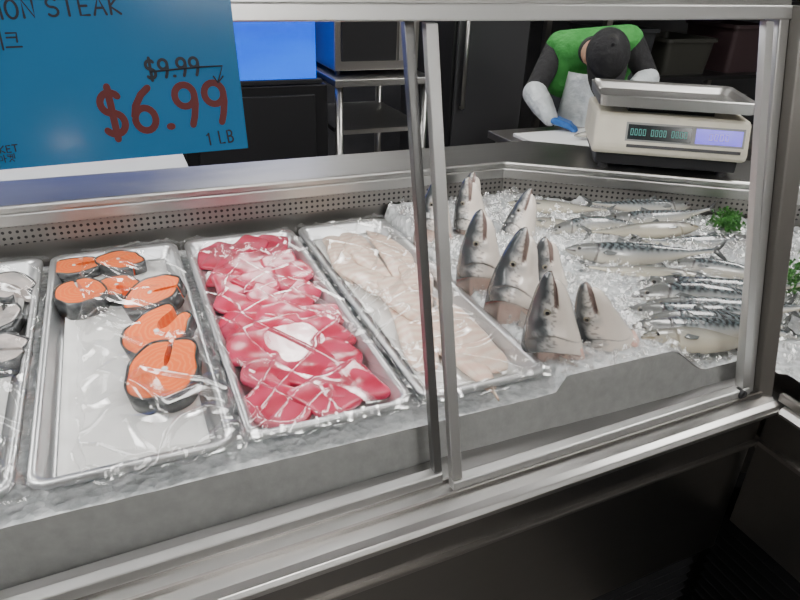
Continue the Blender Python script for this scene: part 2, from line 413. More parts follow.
for k in range(NZF):
    for i in range(NXF):
        a = k*(NXF+1)+i; fs.append((a, a+NXF+1, a+NXF+2, a+1))
m.add(vs, fs)
o = m.build('ice_bank', FROST, smooth=True); tag(o, 'grey frosted face of packed ice behind the lower edge of the glass', 'ice', kind='stuff')
m = MB()
cnt = 0
while cnt < 8000:
    x = random.uniform(.56, 1.5); y = random.uniform(.4, 1.36)
    if not in_case(x, y) or (y < .66 and random.random() < .5): continue
    if not in_case(x+.02,y+.02): continue
    s = random.uniform(.003, .0085); c = Vector((x,y,icez(x,y)+s*.35+(random.random()**3)*.014))
    R = Euler((random.random()*6,random.random()*6,random.random()*6)).to_matrix()
    vs = [c+R @ Vector(p)*s*random.uniform(.7,1.2) for p in ((1,0,0),(-1,0,0),(0,1,0),(0,-1,0),(.1,0,.8),(0,.1,-.8))]
    m.add(vs, [(0,2,4),(2,1,4),(1,3,4),(3,0,4),(2,0,5),(1,2,5),(3,1,5),(0,3,5)]); cnt += 1
o = m.build('ice_shards', SHARD); tag(o, 'loose glittering shards of crushed ice around the fish', 'ice', kind='stuff')

# ------------------------------------------------------------ trays
def rrect(x0, x1, y0, y1, r, z, n=6):
    out = []
    for cx, cy, a0 in ((x1-r,y1-r,0),(x0+r,y1-r,90),(x0+r,y0+r,180),(x1-r,y0+r,270)):
        for k in range(n+1):
            a = math.radians(a0+90*k/n); out.append((cx+r*math.cos(a), cy+r*math.sin(a), z))
    return out
TR = {'far':(-.405,-.168), 'salmon':(-.156,.078), 'tuna':(.092,.322), 'fillet':(.333,.543)}
Y0, Y1 = .66, 1.335
def tray(x0, x1, label, y0=Y0, y1=Y1):
    m = MB(); rings = []
    for o_, z, r in ((0.0,-.546,.024),(0,-.540,.024),(-.002,-.538,.022),(-.009,-.538,.02),(-.012,-.542,.02),(-.019,-.562,.022),(-.024,-.566,.02)):
        rings.append(rrect(x0-o_*1, x1+o_*1, y0-o_*1, y1+o_*1, r, z))
    m.loft(rings, False, True)
    o = m.build('metal_tray', TRAYM, smooth=True, solid=.0012)
    o.modifiers['solid'].offset = -1
    return tag(o, label, 'tray', 'long aluminium display trays')
tray(*TR['far'], 'metal tray cut off by the left edge of the picture')
tray(*TR['salmon'], 'metal tray holding the orange salmon steaks')
tray(*TR['tuna'], 'metal tray full of red tuna pieces')
tray(*TR['fillet'], 'metal tray holding pale white fish fillets beside the fish heads')
def liner(x0, x1, label):
    m = MB(); vs = []; fs = []; a, b = 16, 46
    for j in range(b+1):
        for i in range(a+1):
            x = lerp(x0+.028, x1-.028, i/a); y = lerp(Y0+.03, Y1-.03, j/b)
            e = max(0, abs(i/a-.5)*2-.85)*.02
            vs.append((x, y, -.5645+.002+.0012*noise.noise(Vector((x*30,y*30,2)))+e))
    for j in range(b):
        for i in range(a): k = j*(a+1)+i; fs.append((k,k+1,k+a+2,k+a+1))
    m.add(vs, fs); o = m.build('paper_liner', PAPER, smooth=True, solid=.0006)
    tag(o, label, 'paper', 'damp paper liners in the trays')
liner(*TR['salmon'], 'damp white paper liner under the salmon steaks')
liner(*TR['fillet'], 'damp white paper liner under the white fish fillets')
liner(*TR['far'], 'damp white paper liner in the leftmost tray')

# salmon steaks
half = [(0,.5),(.16,.49),(.30,.41),(.39,.26),(.42,.06),(.40,-.14),(.33,-.34),(.24,-.47),(.15,-.50),(.10,-.42),(.12,-.26),(.11,-.12),(.05,-.04),(0,-.02)]
def catmull(P, sub=4, closed=True):
    out = []; n = len(P)
    for i in range(n if closed else n-1):
        p0, p1, p2, p3 = [Vector(P[(i+k) % n]) for k in (-1,0,1,2)]
        for s in range(sub):
            t = s/sub
            out.append(.5*((2*p1)+(-p0+p2)*t+(2*p0-5*p1+4*p2-p3)*t*t+(-p0+3*p1-3*p2+p3)*t**3))
    return out
full = half+[(-x,y) for x, y in half[-2:0:-1]]
def make_steak(label, seed, sc, th, name='salmon_steak', fm=None, group='salmon steaks in the tray'):
    rnd = random.Random(seed)
    t = thing(name, label, 'fish steak', (0,0,0), group)
    kk = rnd.uniform(-.18,.18); close = rnd.choice((.35,.6,.9))
    P = [(x*(1+rnd.uniform(-.08,.08))*(1.14 if x > 0 else .98)*(close if abs(x) < .16 and y < 0 else 1)+kk*y*.5, y*(1+rnd.uniform(-.05,.05))) for x, y in full]
    ol = catmull(P, 4)
    m = MB(); rings = []
    for z, k in ((0,.96),(.15,.99),(.85,.99),(.97,.96),(1.0,.92)):
        rings.append([(p.x*sc*k, p.y*sc*k, z*th) for p in ol])
    m.loft(rings, True, True)
    o = m.build('flesh', fm or SALMON, t, off=ZERO)
    bm = bmesh.new(); bm.from_mesh(o.data); bmesh.ops.triangulate(bm, faces=[f for f in bm.faces if len(f.verts) > 4]); bm.to_mesh(o.data); bm.free()
    n = len(ol)
    order = [i for i in range(n-8*4-1, n)]+[i for i in range(0, 8*4+2)]
    m = MB(); rr = []
    for i in order:
        p = ol[i]*sc; q = p.normalized()
        rr.append([(p.x*1.0, p.y*1.0, 0), (p.x+q.x*.0018, p.y+q.y*.0018, .0005), (p.x+q.x*.0018, p.y+q.y*.0018, th+.0002), (p.x*.988, p.y*.988, th+.0003)])
    m.loft(rr); m.build('skin', SKIN, t, off=ZERO, smooth=True)
    m = MB(); m.ell((0,.03*sc,th), (.045*sc,.04*sc,.002)); m.build('backbone', PAPER, t, off=ZERO, smooth=True)
    return t
def put(o, p, z, rz, rx=0, ry=0):
    o.location = (p[0], p[1], z); o.rotation_euler = Euler((rx, ry, rz))
steaks = [
 (76,269, 100, .080,.020,'small salmon steak lying at the back left corner of its tray',0,0),
 (120,265, 30, .084,.024,'round salmon steak nearest the far end of the tray, right side',0,.0),
 (84,300, 200, .090,.032,'salmon steak with dark skin wedge on the left, second from back left',.0,0),
 (118,290, 20, .078,.022,'salmon steak half hidden by folded film in the middle of the back group',0,0),
 (159,306, 70, .094,.030,'salmon steak turned with dark skin down its left side, third from the front',.10,.30),
 (165,346, 130, .100,.030,'second salmon steak from the front of the tray',.28,.22),
 (171,384, 165, .108,.033,'largest salmon steak nearest the customer with thick dark skin in front',.22,.14)]
for i, (u, v, rz, sc, th, lab, rx, ry) in enumerate(steaks):
    s = make_steak(lab, i, sc, th); p = pz(u, v, -.55)
    put(s, p, -.5615+abs(rx)*.045+abs(ry)*.03, math.radians(rz), 0, 0)
    s.rotation_euler = (Matrix.Rotation(rx, 3, 'X') @ Matrix.Rotation(-ry, 3, 'Y') @ Matrix.Rotation(math.radians(rz), 3, 'Z')).to_euler()
for i, (x, y, a, lab) in enumerate(((-.225,1.22,40,'farther'),(-.235,1.10,150,'middle'),(-.225,.99,80,'nearer'))):
    s = make_steak('grey fish steak with dark skin at the left picture edge, the %s one of three' % lab, 20+i, .10, .026, 'fish_steak', GREYFISH, 'grey fish steaks in the leftmost tray')
    put(s, (x,y), -.5615, math.radians(a))

# tuna: flat angular cut slabs with soft edges
def slab_piece(poly, th, seed):
    P = []
    n = len(poly)
    for i in range(n):
        a = Vector(poly[i-1]); b = Vector(poly[i]); c = Vector(poly[(i+1) % n])
        for t in (.76,.86): P.append(a.lerp(b, t))
        P.append(a.lerp(b,.92).lerp(b.lerp(c,.08), .5))
        for t in (.14,.24): P.append(b.lerp(c, t))
        for t in (.42,.58): P.append(b.lerp(c, t)+Vector((noise.noise(Vector((i,t*5,seed))), noise.noise(Vector((i,t*5,seed+9)))))*.006)
    m = MB(); rings = []
    for z, ins in ((0,.05),(.15,.01),(.5,0),(.78,.01),(.92,.035),(1.0,.09),(1.02,.2),(1.02,.4),(1.02,.6),(1.02,.80),(1.02,.93)):
        rings.append([(p.x*(1-ins), p.y*(1-ins), z*th+(.0022*noise.noise(Vector((p.x*(1-ins)*35,p.y*(1-ins)*35,seed))) if z > .5 else 0)) for p in P])
    m.loft(rings); return m
polys = [[(-.050,-.030),(.035,-.036),(.052,.010),(.010,.036),(-.046,.022)],[(-.055,-.022),(.020,-.034),(.056,-.004),(.030,.030),(-.040,.032)],
         [(-.038,-.038),(.042,-.028),(.046,.030),(-.020,.042)],[(-.058,-.018),(.052,-.028),(.040,.022),(-.030,.030)],[(-.044,-.034),(.020,-.042),(.048,-.006),(.026,.038),(-.036,.026)],[(-.045,-.032),(.052,-.024),(.018,.040),(-.020,.034)]]
polys = [[(x*1.05,y*1.14) for x, y in P] for P in polys]
tmesh = []
for i in range(8):
    for j in range(3):
        x = lerp(TR['tuna'][0]+.060, TR['tuna'][1]-.060, j/2)+random.uniform(-.006,.006)
        y = lerp(Y1-.066, Y0+.074, i/7)+random.uniform(-.010,.010)
        k = random.randrange(6)
        lab = 'raw red tuna piece, %s row from the back, %s side of its tray' % (ord_[i], ('left','middle','right')[j])
        if len(tmesh) < 6: k = len(tmesh); o = slab_piece(polys[k], .0095+.001*(k % 3), k).build('tuna_piece', TUNA, smooth=True); tmesh.append(o)
        else: o = tmesh[k].copy(); C.objects.link(o)
        tag(o, lab, 'tuna', 'tuna pieces in the tray')
        R = Matrix.Rotation(random.uniform(.10,.20), 3, 'X') @ Matrix.Rotation(random.uniform(-.10,.10), 3, 'Y') @ Matrix.Rotation(random.uniform(0,6.28), 3, 'Z')
        o.location = (x, y, -.5635+.006+.002*(j % 2)); o.rotation_euler = R.to_euler()
# white fish fillets
def fillet(seed, L, W):
    m = MB(); rings = []; n = 28; k = 60
    for a in range(k+1):
        s = a/k; w = W*(math.sin(PI*min(1,s*1.05+.02))**.42)*(1-.5*s)+.0015; hh = .0095*math.sin(PI*max(.02,min(.98,s)))**.4*(1-.3*s)
        cx = (s-.45)*L; cy = .014*math.sin(s*4+seed)
        ring = []
        for i in range(n):
            ph = 2*PI*i/n
            x = cx+.003*noise.noise(Vector((s*9,math.cos(ph)*2,seed+4))); y = cy+w*math.copysign(abs(math.cos(ph))**.8,math.cos(ph))*(1+.20*noise.noise(Vector((s*5,seed,math.cos(ph))))); z = hh*(1+math.copysign(abs(math.sin(ph))**.8,math.sin(ph)))*(1+.25*noise.noise(Vector((s*5,math.cos(ph)*2.4,seed))))
            ring.append((x,y,z))
        rings.append(ring)
    m.loft(rings); return m
fv = []
fl = [(.390,1.20,-92,0,'back left corner of'),(.440,1.19,-84,.003,'far end of, middle of'),(.486,1.17,-96,.001,'back right corner of'),(.415,1.02,-80,.008,'left side, half way along'),(.470,.99,-100,.009,'right side, half way along'),
      (.400,.86,-93,.002,'left side near the centre post in'),(.440,.92,-82,.014,'centre, lying on top of the others in'),(.448,.80,-97,.006,'front middle of'),(.484,.81,-86,.010,'front right corner of')]
for i, (x, y, a, dz, lab) in enumerate(fl):
    k = i % 4
    if len(fv) <= k: o = fillet(k+1, .25+.014*k, .037).build('fish_fillet', FILLET, smooth=True); fv.append(o)
    else: o = fv[k].copy(); C.objects.link(o)
    tag(o, 'pale pinkish fish fillet at the %s its tray' % lab, 'fish fillet', 'white fish fillets in the tray')
    put(o, (x,y), -.5625+dz, math.radians(a+(180 if i % 3 == 2 else 0)), random.uniform(-.06,.06), random.uniform(-.02,.02))
# cling film: kept only as creases, hem and patches, shaped to stand in for highlights
def film(x0, x1, label, seed, y0=Y0-.008, y1=Y1+.006, dens=1, bulge=0, thr=.24, patch=None):
    m = MB(); a, b = 150, 380; vs = []; fs = []; keep = []
    for j in range(b+1):
        for i in range(a+1):
            u = i/a; v = j/b
            x = lerp(x0, x1, u); y = lerp(y0, y1, v)
            w1 = noise.noise(Vector((x*5,y*4,seed+9)))*.03
            n1 = noise.noise(Vector((x*9+seed, y*5, seed))); n2 = noise.noise(Vector(((x+w1)*17+y*12, y*2.5-x*5, seed*2)))
            n3 = noise.noise(Vector((x*10-y*20+w1*60, y*4+x*6, seed*3)))
            amp = sm((noise.noise(Vector((x*7,y*6,seed+3)))+.40)/.6)
            r2 = max(0,1-abs(n2)*6); r3 = max(0,1-abs(n3)*7)
            z = -.533+.0045*n1+(.0046*r2**1.5+.0040*r3**1.5)*(.3+amp)*dens
            e = min(u, 1-u, v*2.4, (1-v)*2.4)
            z += (bulge+.003)*sm(e/.25)
            z -= .014*(1-sm(e/.05))
            x += .010*noise.noise(Vector((v*16,seed,0)))*(1-sm(e/.15))
            y += .010*noise.noise(Vector((u*8,seed,4)))*(1-sm(e/.15))
            kp = max(r2, r3)*(.35+amp) > thr or e < .055
            if patch:
                dx = (u-patch[0])/patch[2]; dy = (v-patch[1])/patch[3]
                if dx*dx+dy*dy+.9*noise.noise(Vector((u*6,v*14,seed))) < 1: kp = True
            keep.append(kp)
            vs.append((x,y,z))
    for j in range(b):
        for i in range(a):
            k = j*(a+1)+i
            if keep[k] and keep[k+a+2]: fs.append((k,k+1,k+a+2,k+a+1))
    m.add(vs, fs); o = m.build('cling_film', FILM, smooth=True)
    tag(o, label, 'plastic film', 'cling film over the trays')
film(TR['salmon'][0]+.05, TR['salmon'][1]+.012, 'crumpled clear film over the salmon steaks', 1, bulge=.012, dens=1.3, patch=(.25,.30,.22,.14))
film(TR['tuna'][0]-.004, TR['tuna'][1]+.004, 'crumpled clear film stretched over the red tuna', 2.3, bulge=.008, dens=1.2, patch=(.48,.27,.18,.08))
film(TR['fillet'][0]-.003, TR['fillet'][1]+.002, 'crumpled clear film over the pale fillets', 3.7, bulge=.007, dens=1.2, patch=(.7,.14,.2,.07))
film(TR['far'][0]-.01, TR['far'][1]+.012, 'crumpled clear film over the leftmost tray', 5.1, bulge=.008, dens=1.3, patch=(.8,.3,.2,.2))

# ------------------------------------------------------------ fish heads
Dt = [(0,.042),(.15,.045),(.35,.043),(.55,.037),(.72,.029),(.84,.022),(.92,.016),(.97,.011),(1,.005)]
Vt = [(0,.050),(.12,.053),(.3,.047),(.5,.037),(.70,.028),(.84,.021),(.92,.016),(.97,.011),(1,.004)]
Bt = [(0,.021),(.15,.025),(.35,.028),(.55,.026),(.72,.021),(.84,.016),(.92,.012),(.97,.008),(1,.003)]
def head_mesh(seed, gape=.010):
    m = MB(); K = 130; n = 80; L = .175; rings = []; cols = []; MC = -.22
    for k in range(K+1):
        s = k/K; D = interp(Dt, s); V = interp(Vt, s); B = interp(Bt, s); ring = []
        for i in range(n):
            ph = 2*PI*i/n; c = math.cos(ph); sn = math.sin(ph)
            a = c*(D if c > 0 else V); b = math.copysign(abs(sn)**.85, sn)*B
            an = c; side = abs(sn)
            ge = .26+.14*(1-(c-.05)**2)-.05
            b *= 1+.48*sm((s-ge)/.012)*sm((.64-s)/.28)*side
            b *= 1-.16*sm((ge-s)/.02)*side
            ge2 = ge+.15
            b *= 1+.10*sm((s-ge2)/.01)*sm((.62-s)/.15)*side
            ms = sm((s-.68)/.05); aw = math.exp(-((c-MC)/.10)**2)
            b *= 1-.5*ms*aw
            zz = s*L
            if s > .68: a += (gape*.2 if c > MC else -gape*.5)*((s-.68)/.32)
            if c < MC: zz -= .012*sm((s-.72)/.28)
            a += .010*math.sin(s*2.2)*(.5 if seed else -.2)
            b += .0016*noise.noise(Vector((a*40,s*9,seed+sn)))
            if s < .2: zz += .022*noise.noise(Vector((c*3,sn*3,seed)))*(1-s/.2)
            ring.append((b, a, zz))
            sp = noise.noise(Vector((b*60,a*60,s*12+seed))); sp2 = noise.noise(Vector((b*200,a*200,s*40+seed)))
            base = mixc((.80,.72,.64), (.36,.37,.37), (an+.32+.40*sp)*1.5)
            base = mixc(base, (.045,.052,.056), (an-.12+.40*sp)*2.2)
            if sp2 > .22 and an > -.2: base = mixc(base, (.05,.05,.055), .5)
            ed = ge-s
            if -.004 < ed < .03: base = mixc(base, (.30,.06,.05), .8*side)  # dark red shadow behind the gill cover, painted into the skin colour
            if ed > .02: base = mixc(base, (.82,.60,.51), (.8 if an < .45 else .25)*sm(ed/.08))
            if abs(s-ge2) < .008: base = mixc(base, (.08,.08,.08), .6*side)
            if ms*aw > .45: base = mixc(base, (.14,.07,.06), .8)
            if s < .04: base = (.66,.34,.28)
            cols.append(base)
        rings.append(ring)
    m.loft(rings, True, True, cols); return m
HV = []
def make_eye(t, c, r, axis_off, k=.74):
    m = MB(); m.ell(c, r); e = m.build('eye', EYEW, t, smooth=True, off=ZERO)
    m = MB(); m.ell(tuple(c[i]+axis_off[i] for i in range(3)), tuple(x*k for x in r)); m.build('pupil', EYEB, e, smooth=True, off=ZERO)
def make_head(k):
    t = thing('cut_fish_top', 'x', 'fish head', (0,0,0), 'salmon heads standing in the ice')
    head_mesh(k*3.3, (.004,.012,.008)[k]).build('head', FISHM, t, smooth=True, off=ZERO)
    ya = .014 if k else .005
    for sx in (-1, 1):
        make_eye(t, (sx*.0212,ya,.120), (.0030,.0054,.0054), (sx*.0012,0,0), .70)
        m = MB()
        fan = [(sx*.026,-.014,.048)]+[(sx*(.034+.004*q/6), -.014-.022*math.cos(q/6*1.6+.1)*1.0-.004, .048-.036*math.sin(q/6*1.4+.2)-.004) for q in range(7)]
        vs = fan+[(x+sx*.001,y,z) for x,y,z in fan]; nn = len(fan)
        fs = [tuple(range(nn)), tuple(range(nn,2*nn))[::-1]]+[(i,(i+1)%nn+0,(i+1)%nn+nn,i+nn) for i in range(nn)]
        m.add(vs, fs, [(.50,.45,.41)]*(2*nn)); m.build('pectoral_fin', FISHM, t, off=ZERO)
    m = MB(); rings = []
    for q in range(9):
        s = q/8; w = .017*(1-s*.5); rings.append([(math.cos(2*PI*i/14)*w*(1+.3*noise.noise(Vector((q,i,k)))), -.042-.010*s+math.sin(2*PI*i/14)*.006, .052-.046*s+.006*noise.noise(Vector((i,q*.7,k+3)))) for i in range(14)])
    m.loft(rings); m.build('cut_flesh', CUT, t, smooth=True, off=ZERO)
    return t
heads = [ # base u,v ; visible height ; rotation ; tilt toward +x ; scale ; label
 (414,243,.120, 55,.05,.88,'fish head just left of the centre post, beside the fillet tray'),
 (474,238,.130, 40,-.12,.92,'fish head at the back beside the centre post, right of the steel post'),
 (458,288,.148, 62,-.04,1.0,'tall fish head touching the right edge of the fillet tray behind the centre post'),
 (512,238,.090, 30,.22,.88,'smaller fish head farthest back near the perforated rail, middle of the cluster'),
 (496,312,.162, 52,.10,1.06,'large fish head with dark snout in the middle of the cluster'),
 (553,280,.098, 72,-.15,.92,'pale fish head half buried in ice behind the two front heads'),
 (544,352,.140, 58,-.14,1.04,'large fish head nearest the glass with cream belly and pink cut edge'),
 (618,330,.108, 48,-.45,1.02,'fish head leaning left at the front right of the cluster, next to the mackerel'),
 (458,206,.080, 40,.12,.82,'small fish head farthest back behind the centre post')]
for i, (u, v, vis, rj, tl, sc, lab) in enumerate(heads):
    p = pz(u, v, -.535)
    x = max(p.x, .582); y = min(max(p.y, .712), 1.30)
    if i < 3: t = make_head(i); HV.append(t)
    else: t = dup(HV[(i*2) % 3])
    t['label'] = lab
    L = .175*sc; z = icez(x, y)+vis-L*math.cos(tl)
    t.scale = (sc, sc, sc)
    t.rotation_euler = (Matrix.Rotation(tl, 3, 'Y') @ Matrix.Rotation(math.radians(rj), 3, 'Z')).to_euler()
    t.location = (x, y, z)

# ------------------------------------------------------------ mackerel
Ht = [(0,.003),(.03,.009),(.08,.015),(.15,.020),(.28,.0255),(.42,.027),(.58,.0235),(.72,.016),(.84,.009),(.92,.0055),(1,.005)]
def mack(seed, bend, pale=0, L=.33):
    m = MB(); K = 170; n = 36; rings = []; cols = []
    def cl(s): return bend*((s-.35)**2)-bend*.12
    for k in range(K+1):
        s = k/K; H = interp(Ht, s); ring = []
        for i in range(n):
            ph = 2*PI*i/n; a = math.cos(ph); b = math.sin(ph)
            y = a*H; z = b*H*.66*(1 if s < .8 else 1-.3*(s-.8)/.2)
            if abs(s-.21-.02*a) < .008: z *= .94
            ring.append((s*L-L/2, y+cl(s), z+.0))
            nn_ = noise.noise(Vector((s*14,a*2,seed)))
            st_ = math.sin(s*135+2.2*math.sin(a*7+seed)+3.5*nn_)
            base = mixc((.66,.62,.52), (.34,.36,.365), (a+.75)*1.3)
            back = mixc((.022,.026,.030), (.11,.14,.15), sm((-st_+.2)/.8))
            if s < .2: back = (.035,.042,.044)
            base = mixc(base, back, (a+.02+.16*noise.noise(Vector((s*40,a,seed))))*3.5*(1-pale))
            if s < .21: base = mixc(base, (.20,.20,.19), .5)
            if abs(s-.21-.02*a) < .008: base = mixc(base, (.06,.04,.04), .6)
            if s < .06 and abs(a+.2) < .2: base = (.05,.04,.04)
            if pale: base = mixc(mixc(base, (.48,.42,.28), .6*pale), (.10,.105,.10), max(0, a+.1)*.9)
            cols.append(base)
        rings.append(ring)
    m.loft(rings, True, True, cols)
    def fin(poly, th=.0008, col=(.09,.095,.095)):
        nn = len(poly); vs = [(x,y,-th) for x,y in poly]+[(x,y,th) for x,y in poly]
        m.add(vs, [tuple(range(nn))[::-1], tuple(range(nn,2*nn))]+[(i,(i+1)%nn,(i+1)%nn+nn,i+nn) for i in range(nn)], [col]*(2*nn))
    e = L/2; c1 = cl(1)
    fin([(e-.008,c1),(e,c1+.005),(e+.018,c1+.019),(e+.034,c1+.027),(e+.022,c1+.009),(e+.012,c1)])
    fin([(e-.008,c1),(e+.012,c1),(e+.022,c1-.009),(e+.034,c1-.027),(e+.018,c1-.019),(e,c1-.005)])
    def top(s, sg): return (s*L-L/2, cl(s)+sg*(interp(Ht, s)-.002))
    for s0, s1, h, sg in ((.34,.46,.014,1),(.62,.70,.008,1),(.64,.72,.008,-1),(.33,.37,.010,-1)):
        a = top(s0, sg); b = top(s1, sg); fin([a, (a[0]+.006, a[1]+sg*h), (lerp(a[0],b[0],.6), b[1]+sg*h*.4), b], col=(.12,.13,.13))
    for q in range(4):
        for sg in (1,-1):
            a = top(.75+q*.045, sg); fin([a,(a[0]+.008,a[1]+sg*.005),(a[0]+.007,a[1])], col=(.12,.13,.13))
    return m
BEND = (.04,-.05,.02,.06)
def make_mack(k):
    t = thing('mackerel', 'x', 'fish', (0,0,0), 'whole mackerel lying on the ice')
    mack(k*1.7, BEND[k], (0,0,.75,0)[k]).build('body', FISHM, t, smooth=True, off=ZERO)
    for sz in (-1, 1):
        yb = BEND[k]*(((.085-.35)**2)-.12)
        make_eye(t, (.085*.33-.165, .003+yb, sz*.0086), (.0052,.0052,.0020), (0,0,sz*.0012))
        xb = .235*.33-.165; yb = BEND[k]*(((.235-.35)**2)-.12)
        m = MB(); P = [(xb,yb-.004),(xb+.010,yb+.002),(xb+.034,yb-.004),(xb+.026,yb-.010),(xb+.008,yb-.010)]
        z0 = sz*.0162; vs = [(x,y,z0+sz*.001*i) for i,(x,y) in enumerate(P)]+[(x,y,z0+sz*(.001*i+.0008)) for i,(x,y) in enumerate(P)]
        m.add(vs, [(0,1,2,3,4),(9,8,7,6,5)]+[(i,(i+1)%5,(i+1)%5+5,i+5) for i in range(5)], [(.12,.13,.13)]*10)
        m.build('pectoral_fin', FISHM, t, off=ZERO)
    return t
used = {}
def place_mack(c, ang, pitch, s, k, roll, lab, z=None, lift=.014):
    if k not in used: t = make_mack(k); used[k] = t
    else: t = dup(used[k])
    t['label'] = lab; t.scale = (s,s,s)
    flip = math.cos(ang) < 0
    R = Matrix.Rotation(ang, 3, 'Z') @ Matrix.Rotation(pitch, 3, 'Y')
    if flip: R = R @ Matrix.Rotation(PI, 3, 'X')
    R = R @ Matrix.Rotation(roll*(-1 if flip else 1), 3, 'X')
    h = .17*s
    pts = [(c[0]+math.cos(ang)*h*q, c[1]+math.sin(ang)*h*q, -math.sin(pitch)*h*q) for q in (-.8,-.3,0,.3,.8)]
    zz = max(icez(x, y)-dz-.006*abs(i-2) for i, (x, y, dz) in enumerate(pts)) if z is None else z
    t.rotation_euler = R.to_euler(); t.location = (c[0], c[1], zz+lift)
mk = [ # head px, tail px, variant, lift, roll, label
 (508,203,606,211,2,.008,.5,'pale whole fish lying farthest back against the perforated rail'),
 (518,216,612,226,2,.006,.4,'pale slender fish beside the smallest fish head at the back'),
 (546,226,650,215,1,.012,.8,'silver fish lying just behind the long dark mackerel, left of the striped pair'),
 (696,205,588,207,0,.012,.9,'dark striped mackerel beside the parsley at the back'),
 (600,216,716,212,3,.010,.8,'mackerel under the parsley, head pointing left'),
 (704,223,588,230,2,.018,.6,'pale bellied fish with head turned right, in front of the parsley'),
 (560,243,722,250,0,.024,.9,'long dark striped mackerel with spread tail in the middle of the ice'),
 (712,267,592,257,2,.012,.5,'pale fish with blunt head right below the long dark mackerel'),
 (766,229,640,236,3,.004,.8,'half covered mackerel behind the long dark one, right of the pale fish'),
 (664,253,800,268,1,.008,.8,'mackerel just below the spread tail of the long dark one'),
 (612,262,760,278,1,.004,.7,'mackerel half sunk in ice, touching the pale blunt-headed fish')]
for u0, v0, u1, v1, k, lift, roll, lab in mk:
    a = pz(u0, v0, -.515+lift*.5); b = pz(u1, v1, -.515+lift*.5); c = (a+b)/2; d = b-a
    place_mack(c, math.atan2(d.y, d.x), 0, max(.70, min(1.06, d.length/.36)), k, roll, lab, lift=lift)
mk2 = [ # head px, head z, world angle, pitch, variant, roll, lift, label
 (640,274,-.520,-24,.02,3,.8,.012,'striped mackerel, seventh from the glass on the right'),
 (634,283,-.520,-21,.02,1,.9,.012,'striped mackerel, sixth from the glass on the right'),
 (648,291,-.522,-20,.04,0,.8,.018,'striped mackerel, fifth from the glass on the right'),
 (626,299,-.525,-16,.06,3,.85,.012,'striped mackerel, fourth from the glass on the right'),
 (644,309,-.526,-14,.10,1,.8,.018,'striped mackerel, third from the glass on the right'),
 (634,321,-.528,-9,.14,0,.75,.014,'striped mackerel, second from the glass on the right'),
 (650,338,-.532,-2,.19,2,.6,.012,'yellowish bellied fish lying nearest the glass on the right')]
for u, v, hz, ang, pit, k, roll, lift, lab in mk2:
    p = pz(u, v, hz); s = .98; a = math.radians(ang); h = .165*s
    c = (p.x+math.cos(a)*h*math.cos(pit), max(p.y, .690)+math.sin(a)*h)
    place_mack(c, a, pit, s, k, roll, lab, lift=lift)

# parsley
def parsley(p, r, label, seed):
    rnd = random.Random(seed)
    t = thing('parsley_bunch', label, 'parsley', p, 'curly parsley garnish')
    sm_ = MB(); lf = MB()
    for k in range(26):
        a = rnd.uniform(0, 2*PI); rr = rnd.uniform(.2, 1)*r; h = rnd.uniform(.4,1)*r*.7
        tip = Vector((math.cos(a)*rr, math.sin(a)*rr, h))
        sm_.tube([(0,0,-.005), tip*.5+Vector((0,0,.004)), tip], .0007, 5)
        for q in range(26):
            c = tip+Vector((rnd.gauss(0,.35),rnd.gauss(0,.35),rnd.gauss(0,.25)))*r*.5
            R = Euler((rnd.random()*6,rnd.random()*6,rnd.random()*6)).to_matrix(); s = rnd.uniform(.0025,.005)
            lf.add([c+R @ Vector(x)*s for x in ((0,-1,0),(.7,-.3,.2),(1,.5,0),(.35,.4,.2),(0,1.1,0),(-.35,.4,.2),(-1,.5,0),(-.7,-.3,.2))], [(0,1,2,3),(0,3,4,5),(0,5,6,7)])
    sm_.build('stems', STEM, t, off=ZERO); lf.build('leaves', GREENL, t, off=ZERO)
q = pz(730, 219, -.505); parsley((q.x,q.y,icez(q.x,q.y)+.006), .040, 'curly green parsley garnish at the back of the ice beneath the scale', 1)
q = pz(797, 262, -.50); parsley((q.x,q.y,icez(q.x,q.y)+.004), .07, 'green parsley seen past the corner post at the right picture edge', 2)

# ------------------------------------------------------------ weighing scale
ang = -math.atan2(.566,.824)+.03
c0 = Vector((1.178,1.150)); 
q = (c0+Vector((NX,NY))*.122)
s = thing('weighing_scale', 'beige electronic weighing scale with steel pan on the rear ledge', 'scale', (q.x,q.y,-.4375)); s.rotation_euler.z = ang; s.scale = (.98,1.0,1.10)
BEIGE = M('beige_plastic', (.62,.58,.47), .4, col2=(.68,.64,.53), nscale=20, bump=(200,.08))
LCD = M('dark_display', (.006,.012,.014), .12, bump=(100,.02)); LCDB = M('blue_lit_display', (.03,.01,.25), .2, emis=((.07,.02,1.0), .9), bump=(100,.02)); DIG = M('display_digits', (.06,.25,.22), .4, emis=((.08,.4,.35), .25), bump=(100,.02))
DIGD = M('pale_digits', (.4,.3,.7), .4, emis=((.4,.3,1), .5), bump=(100,.02))
m = MB(); m.box(-.165,.165,-.105,.11,.010,.036); m.build('base', BLACK, s, off=ZERO, bevel=.004)
for x in (-.14,.14):
    for y in (-.085,.09): m = MB(); m.loft([[(x+math.cos(2*PI*k/14)*.013, y+math.sin(2*PI*k/14)*.013, z) for k in range(14)] for z in (0,.010)]); m.build('foot', BLACK, s, off=ZERO)
m = MB(); m.profx([(-.120,.036),(.115,.036),(.118,.050),(.115,.118),(-.085,.118),(-.098,.114),(-.124,.052)], -.178, .178); m.build('housing', BEIGE, s, off=ZERO, bevel=.008)
fy = lambda z: lerp(-.124,-.098,(z-.052)/.062)
def face(m, x0, x1, z0, z1, e):
    m.hexa([(x0,fy(z0)-e,z0),(x1,fy(z0)-e,z0),(x1,fy(z0)+.003,z0),(x0,fy(z0)+.003,z0),(x0,fy(z1)-e,z1),(x1,fy(z1)-e,z1),(x1,fy(z1)+.003,z1),(x0,fy(z1)+.003,z1)])
